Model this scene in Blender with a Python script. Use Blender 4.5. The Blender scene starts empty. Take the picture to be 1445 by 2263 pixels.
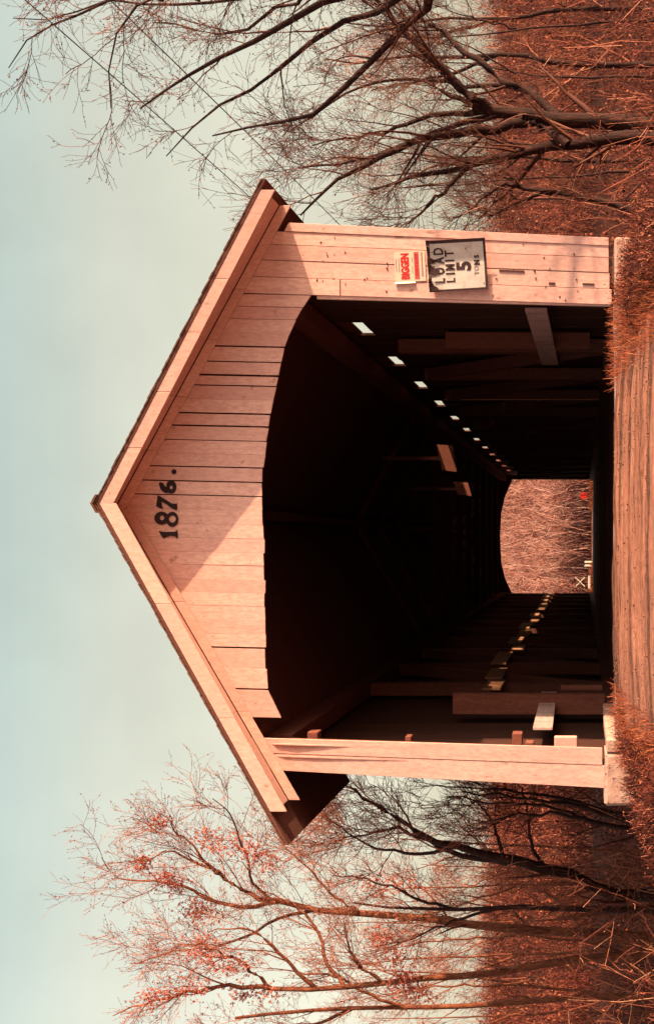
import bpy, bmesh, math, random
import numpy as np
from mathutils import Vector, Matrix

random.seed(7)
rng = np.random.default_rng(11)
scn = bpy.context.scene
col = scn.collection

# ------------------------------------------------------------------ camera
# The print lies on its side: the camera is rolled 90 degrees (world up = picture left, world right = picture up).
F, EYE, U0, V0 = 2900.0, 0.47, 1065.0, 1285.0
cd = bpy.data.cameras.new('camera'); cam = bpy.data.objects.new('camera', cd); col.objects.link(cam)
cd.sensor_fit = 'VERTICAL'; cd.sensor_width = 36; cd.sensor_height = 36
cd.lens = F / 2263 * 36
cd.shift_x = (722.5 - V0) / 2263
cd.shift_y = ((2263 - U0) - 1131.5) / 2263
cd.clip_start = 0.05; cd.clip_end = 3000
cam.matrix_world = Matrix(((0, 1, 0, 0), (0, 0, -1, 0), (-1, 0, 0, EYE), (0, 0, 0, 1)))
scn.camera = cam

# ------------------------------------------------------------------ sun, sky, exposure
SUN = Vector((1, -.35, .335)).normalized()           # direction towards the sun
sd = bpy.data.lights.new('sun', 'SUN'); sd.energy = 3.0; sd.angle = math.radians(.5); sd.color = (1, .79, .48)
so = bpy.data.objects.new('sun', sd); col.objects.link(so)
so.rotation_euler = SUN.to_track_quat('Z', 'Y').to_euler(); so.location = (30, -10, 20)
EXPO = 1.66
w = bpy.data.worlds.new('World'); scn.world = w; w.use_nodes = True
nt = w.node_tree; nt.nodes.clear()
N = nt.nodes.new; L = nt.links.new
sky = N('ShaderNodeTexSky'); sky.sky_type = 'NISHITA'; sky.sun_disc = False
sky.sun_elevation = math.asin(SUN.z); sky.sun_rotation = math.atan2(SUN.x, SUN.y)
sky.dust_density = 3; sky.air_density = 1
hs = N('ShaderNodeHueSaturation'); hs.inputs['Saturation'].default_value = .20
L(sky.outputs[0], hs.inputs['Color'])
tc = N('ShaderNodeTexCoord'); sp = N('ShaderNodeSeparateXYZ'); L(tc.outputs['Generated'], sp.inputs[0])
cr = N('ShaderNodeValToRGB'); L(sp.outputs['Z'], cr.inputs[0])
el = cr.color_ramp.elements
el[0].position = 0.0; el[0].color = (.76, .66, .49, 1)
el[1].position = .60; el[1].color = (.68, .80, .74, 1)
for p_, c_ in ((.10, (.75, .67, .50)), (.20, (.78, .73, .56)), (.33, (.80, .79, .63)), (.41, (.68, .79, .69))):
    e = el.new(p_); e.color = (*c_, 1)
nz = N('ShaderNodeTexNoise'); nz.inputs['Scale'].default_value = 9; nz.inputs['Detail'].default_value = 6
L(tc.outputs['Generated'], nz.inputs['Vector'])
mp = N('ShaderNodeMapRange'); mp.inputs['To Min'].default_value = .80; mp.inputs['To Max'].default_value = 1.15
L(nz.outputs[0], mp.inputs[0])
mx = N('ShaderNodeMix'); mx.data_type = 'RGBA'; mx.blend_type = 'MULTIPLY'; mx.inputs[0].default_value = 1
L(hs.outputs[0], mx.inputs[6]); L(cr.outputs[0], mx.inputs[7])
mv = N('ShaderNodeMix'); mv.data_type = 'RGBA'; mv.blend_type = 'MULTIPLY'; mv.inputs[0].default_value = 1
L(mx.outputs[2], mv.inputs[6]); L(mp.outputs[0], mv.inputs[7])
b1 = N('ShaderNodeBackground'); b1.inputs[1].default_value = .113; L(mv.outputs[2], b1.inputs[0])
wo = N('ShaderNodeOutputWorld'); L(b1.outputs[0], wo.inputs[0])
vs = scn.view_settings
vs.view_transform = 'Standard'; vs.look = 'None'; vs.exposure = EXPO; vs.gamma = 1; vs.use_curve_mapping = False
try:
    scn.cycles.max_bounces = 12; scn.cycles.diffuse_bounces = 10; scn.cycles.use_denoising = True
except Exception:
    pass

# ------------------------------------------------------------------ helpers
def P(u, v, Y):                      # point of the place at distance Y behind upright-photo pixel (u, v)
    return Vector(((u - U0) * Y / F, Y, EYE + (V0 - v) * Y / F))
def PI_(x, y, Y): return P(2263 - y, x, Y)

def tag(o, label=None, cat=None, group=None, kind=None):
    if label: o['label'] = label
    if cat: o['category'] = cat
    if group: o['group'] = group
    if kind: o['kind'] = kind
    return o
def thing(name, loc, label, cat, group=None):
    o = bpy.data.objects.new(name, None); o.empty_display_size = .3
    o.location = loc; col.objects.link(o)
    return tag(o, label, cat, group)
def link(name, me, mat, parent=None):
    o = bpy.data.objects.new(name, me); col.objects.link(o)
    if mat is not None and not me.materials: me.materials.append(mat)
    if parent is not None:
        o.parent = parent
        off = Vector(parent.location)
        p = parent
        while p.parent is not None:
            p = p.parent; off = off + Vector(p.location)
        o.location = -off
    return o
def npmesh(name, V, Q, smooth=False):
    V = np.asarray(V, dtype=np.float32); Q = np.asarray(Q, dtype=np.int32); k = Q.shape[1]
    me = bpy.data.meshes.new(name)
    me.vertices.add(len(V)); me.vertices.foreach_set('co', V.ravel())
    me.loops.add(Q.size); me.loops.foreach_set('vertex_index', Q.ravel())
    me.polygons.add(len(Q)); me.polygons.foreach_set('loop_start', np.arange(0, Q.size, k, dtype=np.int32))
    try: me.polygons.foreach_set('loop_total', np.full(len(Q), k, dtype=np.int32))
    except Exception: pass
    if smooth: me.polygons.foreach_set('use_smooth', np.ones(len(Q), dtype=bool))
    me.update(calc_edges=True); me.validate()
    return me
HEX = [(0, 1, 2, 3), (7, 6, 5, 4), (0, 4, 5, 1), (1, 5, 6, 2), (2, 6, 7, 3), (3, 7, 4, 0)]
def hexmesh(name, c8):
    me = bpy.data.meshes.new(name)
    me.from_pydata([tuple(c) for c in c8], [], HEX); me.update()
    bm = bmesh.new(); bm.from_mesh(me); bmesh.ops.recalc_face_normals(bm, faces=bm.faces)
    bm.to_mesh(me); bm.free()
    return me
def bevel(me, w_=.006):
    bm = bmesh.new(); bm.from_mesh(me)
    bmesh.ops.bevel(bm, geom=bm.edges[:], offset=w_, segments=1, affect='EDGES')
    bm.to_mesh(me); bm.free(); return me
def box(name, x0, x1, y0, y1, z0, z1, mat, parent=None, bev=0):
    c = [(x0, y0, z0), (x1, y0, z0), (x1, y0, z1), (x0, y0, z1), (x0, y1, z0), (x1, y1, z0), (x1, y1, z1), (x0, y1, z1)]
    me = hexmesh(name, c)
    if bev: bevel(me, bev)
    return link(name, me, mat, parent)
def slab(name, quad, dvec, mat, parent=None, bev=0):
    q = [Vector(p) for p in quad]; d = Vector(dvec)
    me = hexmesh(name, q + [p + d for p in q])
    if bev: bevel(me, bev)
    return link(name, me, mat, parent)
def prism(name, pts, dvec, mat, parent=None):
    bm = bmesh.new(); d = Vector(dvec)
    a = [bm.verts.new(p) for p in pts]; b = [bm.verts.new(Vector(p) + d) for p in pts]
    n = len(a); bm.faces.new(a); bm.faces.new(b[::-1])
    for i in range(n): bm.faces.new((a[i], b[i], b[(i + 1) % n], a[(i + 1) % n]))
    bm.normal_update(); bmesh.ops.triangulate(bm, faces=[f for f in bm.faces if len(f.verts) > 4])
    bmesh.ops.recalc_face_normals(bm, faces=bm.faces)
    me = bpy.data.meshes.new(name); bm.to_mesh(me); bm.free()
    return link(name, me, mat, parent)
def beam(name, a, b, wx, wz, mat, parent=None, up=(0, 0, 1)):
    a, b = Vector(a), Vector(b); t = (b - a).normalized(); s = t.cross(Vector(up))
    if s.length < 1e-4: s = t.cross(Vector((0, 1, 0)))
    s.normalize(); n = s.cross(t)
    s = s * wx / 2; n = n * wz / 2
    c = [a - s - n, a + s - n, a + s + n, a - s + n]
    return link(name, hexmesh(name, c + [p + (b - a) for p in c]), mat, parent)

# ------------------------------------------------------------------ materials
def newmat(name):
    m = bpy.data.materials.new(name); m.use_nodes = True
    n = m.node_tree; b = n.nodes['Principled BSDF']; b.inputs['Roughness'].default_value = .85
    b.inputs['Specular IOR Level'].default_value = .2
    return m, n, b
def ramp(n, fac, stops):
    r = n.nodes.new('ShaderNodeValToRGB'); n.links.new(fac, r.inputs[0])
    e = r.color_ramp.elements
    e[0].position, e[0].color = stops[0][0], (*stops[0][1], 1)
    e[1].position, e[1].color = stops[-1][0], (*stops[-1][1], 1)
    for p, c in stops[1:-1]:
        k = e.new(p); k.color = (*c, 1)
    return r.outputs[0]
def noise(n, scale, stretch=(1, 1, 1), detail=4, rough=.6, coord='Object', seedobj=False):
    t = n.nodes.new('ShaderNodeTexCoord'); m = n.nodes.new('ShaderNodeMapping')
    m.inputs['Scale'].default_value = stretch
    n.links.new(t.outputs[coord], m.inputs[0])
    x = n.nodes.new('ShaderNodeTexNoise'); x.inputs['Scale'].default_value = scale
    x.inputs['Detail'].default_value = detail; x.inputs['Roughness'].default_value = rough
    if seedobj:
        oi = n.nodes.new('ShaderNodeObjectInfo'); mu = n.nodes.new('ShaderNodeMath'); mu.operation = 'MULTIPLY'
        mu.inputs[1].default_value = 37; n.links.new(oi.outputs['Random'], mu.inputs[0])
        cb = n.nodes.new('ShaderNodeCombineXYZ')
        for i in range(3): n.links.new(mu.outputs[0], cb.inputs[i])
        n.links.new(cb.outputs[0], m.inputs['Location'])
    n.links.new(m.outputs[0], x.inputs['Vector'])
    return x.outputs[0]
def mix(n, fac, a, b, mode='MIX'):
    m = n.nodes.new('ShaderNodeMix'); m.data_type = 'RGBA'; m.blend_type = mode
    def put(s, v):
        if hasattr(v, 'is_output'): n.links.new(v, s)
        elif isinstance(v, (int, float)): s.default_value = v
        else: s.default_value = (*v, 1)
    put(m.inputs[0], fac); put(m.inputs[6], a); put(m.inputs[7], b)
    return m.outputs[2]
def bump(n, b, h, strength=.4, dist=.01):
    u = n.nodes.new('ShaderNodeBump'); u.inputs['Strength'].default_value = strength
    u.inputs['Distance'].default_value = dist
    n.links.new(h, u.inputs['Height']); n.links.new(u.outputs[0], b.inputs['Normal'])
def objrand(n):
    return n.nodes.new('ShaderNodeObjectInfo').outputs['Random']
def island(n):
    return n.nodes.new('ShaderNodeNewGeometry').outputs['Random Per Island']

def paint_wood(name, lo, mid, hi, grain=(26, 26, 1.2), wear=.58, bare=(.34, .15, .10), gs=1.0, bs=.35):
    m, n, b = newmat(name)
    g = noise(n, gs, grain, 5, .65, seedobj=True)
    c = ramp(n, g, [(.3, lo), (.5, mid), (.7, hi)])
    tone = noise(n, 1.1, (1, 1, .6), 3, .6, seedobj=True)
    c = mix(n, ramp(n, tone, [(.35, (0, 0, 0)), (.7, (.5, .5, .5))]), c, (lo[0], lo[1] * .86, lo[2] * .92))
    c = mix(n, ramp(n, objrand(n), [(0, (0, 0, 0)), (.5, (.15, .15, .15)), (1, (.7, .7, .7))]), c, (lo[0] * .86, lo[1] * .80, lo[2] * .80))
    s = noise(n, 3.0, (1.6, 1.6, .35), 5, .7, seedobj=True)
    c = mix(n, ramp(n, s, [(wear, (0, 0, 0)), (wear + .16, (.75, .75, .75))]), c, bare)
    fine = noise(n, 34, (1, 1, .35), 6, .75, seedobj=True)
    c = mix(n, ramp(n, fine, [(.40, (.55, .55, .55)), (.58, (0, 0, 0))]), c, (lo[0] * .72, lo[1] * .62, lo[2] * .6))
    spot = noise(n, 9, (1.5, 1.5, .8), 3, .55, seedobj=True)
    c = mix(n, ramp(n, spot, [(.66, (0, 0, 0)), (.74, (.7, .7, .7))]), c, (bare[0] * .6, bare[1] * .55, bare[2] * .55))
    n.links.new(c, b.inputs['Base Color'])
    bump(n, b, g, bs, .006)
    return m
M = {}
M['paint'] = paint_wood('white_painted_wood', (.69, .36, .315), (.77, .42, .365), (.81, .46, .40), wear=.62, bare=(.52, .22, .18))
M['paint_rake'] = paint_wood('white_painted_trim', (.70, .37, .315), (.77, .42, .355), (.80, .46, .39), grain=(5, 5, 5), wear=.68, bs=.2)
M['rail'] = paint_wood('old_white_rail', (.42, .24, .22), (.55, .34, .31), (.62, .40, .37), grain=(20, 1.2, 20), wear=.5, bare=(.2, .07, .05))
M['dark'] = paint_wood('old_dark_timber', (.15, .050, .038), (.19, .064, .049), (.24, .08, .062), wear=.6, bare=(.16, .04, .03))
M['timber'] = paint_wood('brown_timber', (.20, .060, .042), (.27, .085, .058), (.34, .115, .08), wear=.6, bare=(.1, .032, .022))
M['siding_shade'] = paint_wood('shade_dark_siding', (.055, .018, .013), (.075, .025, .018), (.10, .034, .025), wear=.6, bare=(.05, .016, .012))  # siding colour darkened to deepen the shade on the inner walls
M['sun_patch_board'] = paint_wood('pale_sun_patch_wood', (.30, .13, .075), (.40, .18, .105), (.48, .24, .15), wear=.6, bare=(.16, .06, .04))  # pale colour so sun patches stand out on the added boards
M['roofwood'] = paint_wood('roof_sheathing', (.12, .040, .031), (.15, .050, .040), (.18, .06, .048), wear=.6, bare=(.18, .043, .032))
M['shingle'] = paint_wood('weathered_shingle', (.13, .045, .030), (.19, .075, .05), (.26, .11, .075), grain=(9, 9, 9), wear=.6, bare=(.09, .03, .02))

def flat(name, c, rough=.8, var=.15, scale=18):
    m, n, b = newmat(name); b.inputs['Roughness'].default_value = rough
    x = noise(n, scale, (1, 1, 1), 4)
    lo = tuple(k * (1 - var) for k in c); hi = tuple(min(1, k * (1 + var)) for k in c)
    n.links.new(ramp(n, x, [(.3, lo), (.7, hi)]), b.inputs['Base Color']); bump(n, b, x, .15, .004)
    return m
M['digit'] = flat('black_number_paint', (.030, .012, .014))
M['ink'] = flat('black_sign_paint', (.045, .016, .018), .6, .4)
M['redink'] = flat('red_print', (.50, .018, .018), .7, .25, 60)
M['redink2'] = flat('faded_red_print', (.45, .07, .07), .7, .3, 60)
M['greyink'] = flat('grey_print', (.30, .17, .17), .8, .3, 60)
M['poster'] = flat('poster_paper', (.76, .44, .35), .8, .06, 30)
M['white'] = flat('bright_white_paint', (.80, .62, .50), .7, .05)
M['red'] = flat('red_reflector', (.62, .03, .015), .5, .1)
M['wire'] = flat('wire', (.17, .15, .15), .6)
M['nail'] = flat('rusty_nail', (.10, .025, .018), .8)
def sign_mat():
    m, n, b = newmat('scuffed_sign_sheet'); b.inputs['Roughness'].default_value = .5
    x = noise(n, 9, (1, 1, 1), 6, .7)
    n.links.new(ramp(n, x, [(.3, (.40, .23, .20)), (.45, (.58, .43, .40)), (.7, (.65, .50, .47))]), b.inputs['Base Color'])
    bump(n, b, noise(n, 5, (1, 1, 1), 2), .5, .02)
    return m
M['sign'] = sign_mat()
def concrete():
    m, n, b = newmat('weathered_concrete')
    a = noise(n, 7, (1, 1, 1), 6, .7); s = noise(n, 16, (1, 1, 1), 3, .6)
    c = ramp(n, a, [(.3, (.36, .17, .145)), (.5, (.52, .265, .215)), (.7, (.60, .33, .265))])
    c = mix(n, ramp(n, s, [(.60, (0, 0, 0)), (.70, (.9, .9, .9))]), c, (.13, .05, .045))
    n.links.new(c, b.inputs['Base Color']); bump(n, b, a, .6, .03)
    return m
M['concrete'] = concrete()
def road_mat():
    m, n, b = newmat('packed_dirt_road')
    a = noise(n, 1.0, (.15, 3.3, 1), 5, .55); s = noise(n, 14, (1, 2, 1), 5, .7)
    c = ramp(n, a, [(.38, (.035, .008, .007)), (.45, (.12, .032, .022)), (.50, (.38, .118, .072)), (.57, (.50, .175, .112)), (.64, (.15, .042, .029))])
    c = mix(n, .38, c, ramp(n, s, [(.38, (.06, .016, .012)), (.62, (.52, .20, .13))]))
    n.links.new(c, b.inputs['Base Color']); bump(n, b, a, .8, .06)
    return m
M['road'] = road_mat()
def ground_mat():
    m, n, b = newmat('leaf_litter_ground')
    a = noise(n, .55, (1, 1, 1), 8, .72); s = noise(n, 7, (1, 1, 1), 5, .75)
    c = ramp(n, a, [(.3, (.06, .012, .008)), (.5, (.13, .030, .018)), (.7, (.20, .055, .030))])
    c = mix(n, .55, c, ramp(n, s, [(.35, (.035, .008, .006)), (.55, (.14, .032, .019)), (.72, (.28, .085, .046))]))
    n.links.new(c, b.inputs['Base Color']); bump(n, b, s, 1.0, .25)
    return m
M['ground'] = ground_mat()
def field_mat():
    m, n, b = newmat('pale_bounce_ground')
    a = noise(n, .8, (1, 1, 1), 7, .7)
    n.links.new(ramp(n, a, [(.3, (.34, .19, .13)), (.5, (.48, .30, .21)), (.7, (.60, .41, .30))]), b.inputs['Base Color'])  # pale tone, chosen to reflect light forward
    bump(n, b, noise(n, 9, (1, 1, 1), 5, .7), .8, .1); return m
M['field'] = field_mat()
def twig_mat(name, stops, rough=.8):
    m, n, b = newmat(name); b.inputs['Roughness'].default_value = rough
    n.links.new(ramp(n, island(n), stops), b.inputs['Base Color'])
    return m
M['twig'] = twig_mat('dark_red_twigs', [(0, (.045, .011, .009)), (.4, (.085, .022, .016)), (.8, (.14, .04, .026)), (1, (.24, .08, .05))])
M['twig_red'] = twig_mat('reddish_twigs', [(0, (.10, .022, .014)), (.4, (.27, .062, .034)), (.8, (.40, .115, .065)), (1, (.52, .19, .12))])
M['twig_near'] = twig_mat('brush_stems', [(0, (.025, 0.0046, 0.0038)), (.4, (.06, 0.0091, 0.0068)), (.7, (.14, 0.0228, 0.0144)), (.9, (.26, 0.0547, 0.0319)), (1, (.55, 0.1900, 0.1216))])
M['twig_hill'] = twig_mat('hillside_stems', [(0, (.025, 0.0038, 0.0030)), (.4, (.07, 0.0106, 0.0076)), (.7, (.15, 0.0243, 0.0144)), (.9, (.26, 0.0517, 0.0274)), (1, (.48, 0.1520, 0.0912))])
M['twig_left'] = twig_mat('orange_brush_stems', [(0, (.05, .010, .007)), (.4, (.13, .028, .018)), (.7, (.26, .062, .035)), (.9, (.40, .12, .065)), (1, (.60, .25, .15))])
M['twig_right'] = twig_mat('red_brush_stems', [(0, (.045, .008, .006)), (.4, (.12, .022, .015)), (.7, (.24, .048, .030)), (.9, (.38, .095, .055)), (1, (.60, .23, .15))])
M['twig_pale'] = twig_mat('pale_pink_stems', [(0, (.12, .036, .030)), (.4, (.32, .112, .088)), (.8, (.52, .22, .18)), (1, (.66, .36, .30))])
M['stone'] = twig_mat('road_stones', [(0, (.06, .016, .011)), (.5, (.20, .066, .044)), (1, (.36, .14, .09))])
M['straw'] = twig_mat('dry_grass_blades', [(0, (.06, 0.0091, 0.0046)), (.4, (.18, 0.0274, 0.0106)), (.8, (.32, 0.0646, 0.0243)), (1, (.52, 0.1596, 0.0760))])
M['bud'] = twig_mat('red_buds', [(0, (.07, .016, .012)), (.5, (.26, .05, .035)), (1, (.45, .12, .08))])
M['deadleaf'] = twig_mat('dead_orange_leaves', [(0, (.05, 0.0076, 0.0053)), (.4, (.16, 0.0258, 0.0137)), (.75, (.32, 0.0646, 0.0304)), (1, (.5, 0.1520, 0.0836))])
M['leaf'] = twig_mat('pink_dead_leaves', [(0, (.50, .10, .075)), (.5, (.62, .15, .11)), (1, (.70, .23, .17))])
def bark():
    m, n, b = newmat('dark_bark')
    a = noise(n, 1, (22, 22, 5), 5, .7)
    n.links.new(ramp(n, a, [(.3, (.020, .005, .005)), (.55, (.045, .012, .009)), (.75, (.11, .034, .024))]), b.inputs['Base Color'])
    bump(n, b, a, .9, .03); return m
M['bark'] = bark()
def bark2():
    m, n, b = newmat('orange_bark')
    a = noise(n, 1, (18, 18, 5), 5, .7)
    n.links.new(ramp(n, a, [(.3, (.06, .015, .010)), (.5, (.19, .046, .022)), (.75, (.34, .11, .05))]), b.inputs['Base Color'])
    bump(n, b, a, .8, .03); return m
M['bark_orange'] = bark2()

# ------------------------------------------------------------------ terrain and road
def sstep(a, b, x):
    t = np.clip((x - a) / (b - a), 0, 1); return t * t * (3 - 2 * t)
def vnoise(x, y, s, k=0):
    x = x / s + k * 17.3; y = y / s + k * 9.1
    return (np.sin(x * 1.7 + 1.3 * np.sin(y * 1.1 + k)) + np.sin(y * 2.1 + 1.7 * np.sin(x * .9 + 2 * k)) + np.sin((x + y) * 1.3 + k)) / 3
XC = .27
def road_z(y):
    return np.where(y < 13.1, .145 - .096 * (13.1 - y), .145)
def ground_z(x, y):
    dx = np.abs(x - XC)
    near = np.where(y < 13.1, .145 - .096 * np.clip(13.1 - y, 0, 40), .145) - .05
    side = -1.5 + .25 * vnoise(x, y, 3)
    sh = near - .02
    z = sh + (side - sh) * sstep(1.9, 6.2, dx)
    chan = sstep(14.6, 20, y) * (1 - sstep(46, 53.5, y))
    z = z + (-4.0 - z) * chan * sstep(-.5, .2, dx)
    far = sstep(46, 54.5, y)
    fz = -.06 + .10 * vnoise(x, y, 4) * sstep(3, 6, dx)
    z = z * (1 - far) + fz * far
    z = z + sstep(60, 94, y) * (4.7 + .9 * vnoise(x, y, 23, 1) + .006 * np.abs(x)) + sstep(75, 130, y) * .5
    z = z - sstep(150, 420, y) * 6
    z = z + sstep(60, 400, np.abs(x)) * 3
    return z
def grid_axis(a, b, n, c, p):
    t = np.linspace(-1, 1, n); s = np.sign(t) * np.abs(t) ** p
    return c + np.where(s < 0, s * (c - a), s * (b - c))
gx = grid_axis(-700, 700, 181, XC, 3.0); gy = grid_axis(-150, 1500, 221, 17, 2.6)
GX, GY = np.meshgrid(gx, gy); GZ = ground_z(GX, GY)
V = np.stack([GX, GY, GZ], -1).reshape(-1, 3)
ii = np.arange((len(gy) - 1) * (len(gx) - 1)); r_ = ii // (len(gx) - 1); c_ = ii % (len(gx) - 1); k_ = r_ * len(gx) + c_
Q = np.stack([k_, k_ + 1, k_ + 1 + len(gx), k_ + len(gx)], 1)
tag(link('ground', npmesh('ground', V, Q, True), M['ground']), kind='structure')

def road_piece(name, ys, half, zf, lift):
    xs = np.linspace(-half, half, 41)
    X, Y = np.meshgrid(xs, ys)
    Z = zf(Y) + lift - .05 * (np.abs(X) / half) ** 4 + .018 * vnoise(X * .45, Y * 4.5, .55, 2) + .012 * vnoise(X, Y * 2, .2, 4)
    X = X + XC - .14 * (ys[0] < 0) + .10 * vnoise(Y, X * 0, .9)
    V = np.stack([X, Y, Z], -1).reshape(-1, 3)
    m = len(xs); ii = np.arange((len(ys) - 1) * (m - 1)); r_ = ii // (m - 1); k_ = r_ * m + ii % (m - 1)
    Q = np.stack([k_, k_ + 1, k_ + 1 + m, k_ + m], 1)
    return tag(link(name, npmesh(name, V, Q, True), M['road']), kind='structure')
road_piece('road', np.concatenate([np.linspace(-40, 8, 40), np.linspace(8.1, 13.27, 140)]), 1.80, road_z, .004)
road_piece('road', np.linspace(55.2, 61.5, 40), 2.5, lambda y: 0 * y - .02, .02)
xs = np.linspace(-22, 22, 60); ys = np.linspace(-45, 9.6, 70); X_, Y_ = np.meshgrid(xs, ys)  # unseen pale ground sheet, added to bounce light onto portal and interior
Z_ = ground_z(X_, Y_) + .018
m_ = len(xs); ii = np.arange((len(ys) - 1) * (m_ - 1)); k_ = (ii // (m_ - 1)) * m_ + ii % (m_ - 1)
tag(link('bounce_field', npmesh('bounce_field', np.stack([X_, Y_, Z_], -1).reshape(-1, 3), np.stack([k_, k_ + 1, k_ + 1 + m_, k_ + m_], 1), True), M['field']), kind='structure')
# river under the bridge
Vw = [(-90, 19, -3.55), (90, 19, -3.55), (90, 49.5, -3.55), (-90, 49.5, -3.55)]
mw, nw, bw = newmat('brown_river_water'); bw.inputs['Base Color'].default_value = (.05, .025, .018, 1); bw.inputs['Roughness'].default_value = .08
bump(nw, bw, noise(nw, 3, (1, 2, 1), 3), .15, .05)
tag(link('river_water', npmesh('river_water', Vw, [(0, 1, 2, 3)]), mw), kind='structure')

# ------------------------------------------------------------------ covered bridge
YW, YP, YE, YF = 14.0, 13.58, 13.34, 55.5
BR = thing('covered_bridge', (XC, YW, 0), 'old white wooden covered bridge dated 1876 with dark open interior', 'covered bridge')
apex = P(1151, 212, YP); eR = P(1868, 580, YE); eL = P(395, 630, YE)
def roofz(x):
    if x > apex.x: return apex.z + (eR.z - apex.z) * (x - apex.x) / (eR.x - apex.x)
    return apex.z + (eL.z - apex.z) * (x - apex.x) / (eL.x - apex.x)
def rp(x, y, dz=0): return Vector((x, y, roofz(x) + dz))
XRN, XLN = 3.12, -2.72                                   # narrow eaves behind the flared front
T = .032
def roof_side(xe, xn, sgn):
    ye = YE
    yb = 16.9
    poly = [rp(apex.x, YP), rp(xe, ye), rp(xe, yb), rp(xn, yb + .05), rp(xn, YF), rp(apex.x, YF)]
    return prism('roof_panel', [p + Vector((0, 0, -.002)) for p in poly], (0, 0, -T), M['roofwood'], BR)
roof_side(eR.x, XRN, 1); roof_side(eL.x, XLN, -1)
# shingle courses laid on the front of each slope: uneven butts along the rake
def shingles(xe):
    n = 46
    for i in range(n):
        a = i / n; b = (i + .97) / n
        x0 = apex.x + (xe - apex.x) * a; x1 = apex.x + (xe - apex.x) * b
        y0 = YP + (YE - YP) * a - random.uniform(.0, .012); y1 = YP + (YE - YP) * b - random.uniform(.0, .012)
        h = random.uniform(.012, .021); lo = .002
        q = [rp(x0, y0, lo + .004), rp(x1, y1, lo), rp(x1, y1 + .8, lo), rp(x0, y0 + .8, lo + .004)]
        slab('shingle', q, (0, 0, h), M['shingle'], BR)
shingles(eR.x); shingles(eL.x)
slab('ridge_cap', [Vector((apex.x - .10, YP - .02, apex.z - .03)), Vector((apex.x, YP - .02, apex.z + .028)), Vector((apex.x, YF, apex.z + .028)), Vector((apex.x - .10, YF, apex.z - .03))], (0, 0, .025), M['shingle'], BR)
slab('ridge_cap', [Vector((apex.x, YP - .02, apex.z + .026)), Vector((apex.x + .09, YP - .02, apex.z - .025)), Vector((apex.x + .12, YF, apex.z - .03)), Vector((apex.x, YF, apex.z + .033))], (0, 0, .025), M['shingle'], BR)
# rake boards (front fascia), soffit boards and frieze boards, in lengths butted end to end
def rake(xe, frac, hh, cuts, sof=True):
    for a, b in zip(cuts[:-1], cuts[1:]):
        a2, b2 = a * frac, b * frac - .0012
        x0 = apex.x + (xe - apex.x) * a2; x1 = apex.x + (xe - apex.x) * b2
        y0 = YP + (YE - YP) * a2; y1 = YP + (YE - YP) * b2
        j = random.uniform(-.004, .004)
        q = [Vector((x0, y0 + .004, roofz(x0) - T - .004)), Vector((x1, y1 + .004, roofz(x1) - T - .004)),
             Vector((x1, y1 + .004, roofz(x1) - T - hh + j)), Vector((x0, y0 + .004, roofz(x0) - T - hh + j))]
        slab('rake_board', q, (0, .028, 0), M['paint_rake'], BR, .003)
        q = [Vector((x0, y0 + .036, roofz(x0) - T - .05)), Vector((x1, y1 + .036, roofz(x1) - T - .05)),
             Vector((x1, YW - .036, roofz(x1) - T - .05)), Vector((x0, YW - .036, roofz(x0) - T - .05))]
        slab('soffit_board', q, (0, 0, .02), M['paint_rake'], BR)
        q = [Vector((x0, YW - .032, roofz(x0) - T - .06)), Vector((x1, YW - .032, roofz(x1) - T - .06)),
             Vector((x1, YW - .032, roofz(x1) - T - .175)), Vector((x0, YW - .032, roofz(x0) - T - .175))]
        slab('frieze_board', q, (0, .022, 0), M['paint_rake'], BR, .003)
rake(eR.x, .968, .15, [0, .18, .36, .55, .72, 1])
rake(eL.x, .905, .175, [0, .33, .7, 1])

# gable boards: every joint seen in the photo (picture rows), board ends cut to the arch
joints = [650, 677, 705, 735, 766, 800, 830, 853, 884, 915, 943, 975, 1005, 1034, 1066, 1097, 1128, 1160,
          1191, 1222, 1250, 1282, 1311, 1340, 1371, 1402, 1432, 1478, 1523, 1585]
arch = [(678, 621), (738, 591), (765, 589), (830, 586), (1023, 584), (1223, 579), (1288, 588), (1363, 600), (1433, 615), (1503, 630),
        (1563, 655), (1613, 686), (1640, 700), (1900, 700)]
def interp(tab, u):
    for (a, va), (b, vb) in zip(tab[:-1], tab[1:]):
        if a <= u <= b: return va + (vb - va) * (u - a) / (b - a)
    return tab[0][1] if u < tab[0][0] else tab[-1][1]
gap = {545: 1, 577: 5, 640: 4, 677: 1.5, 705: 1, 766: 4, 800: 3, 830: 5, 853: 3, 915: 4, 943: 4, 975: 2, 1034: 3, 1066: 3, 1097: 2.5, 1432: 4, 1523: 4}
def clip_top(u, y): x = (u - U0) * y / F; return roofz(x) - T - .055
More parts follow.
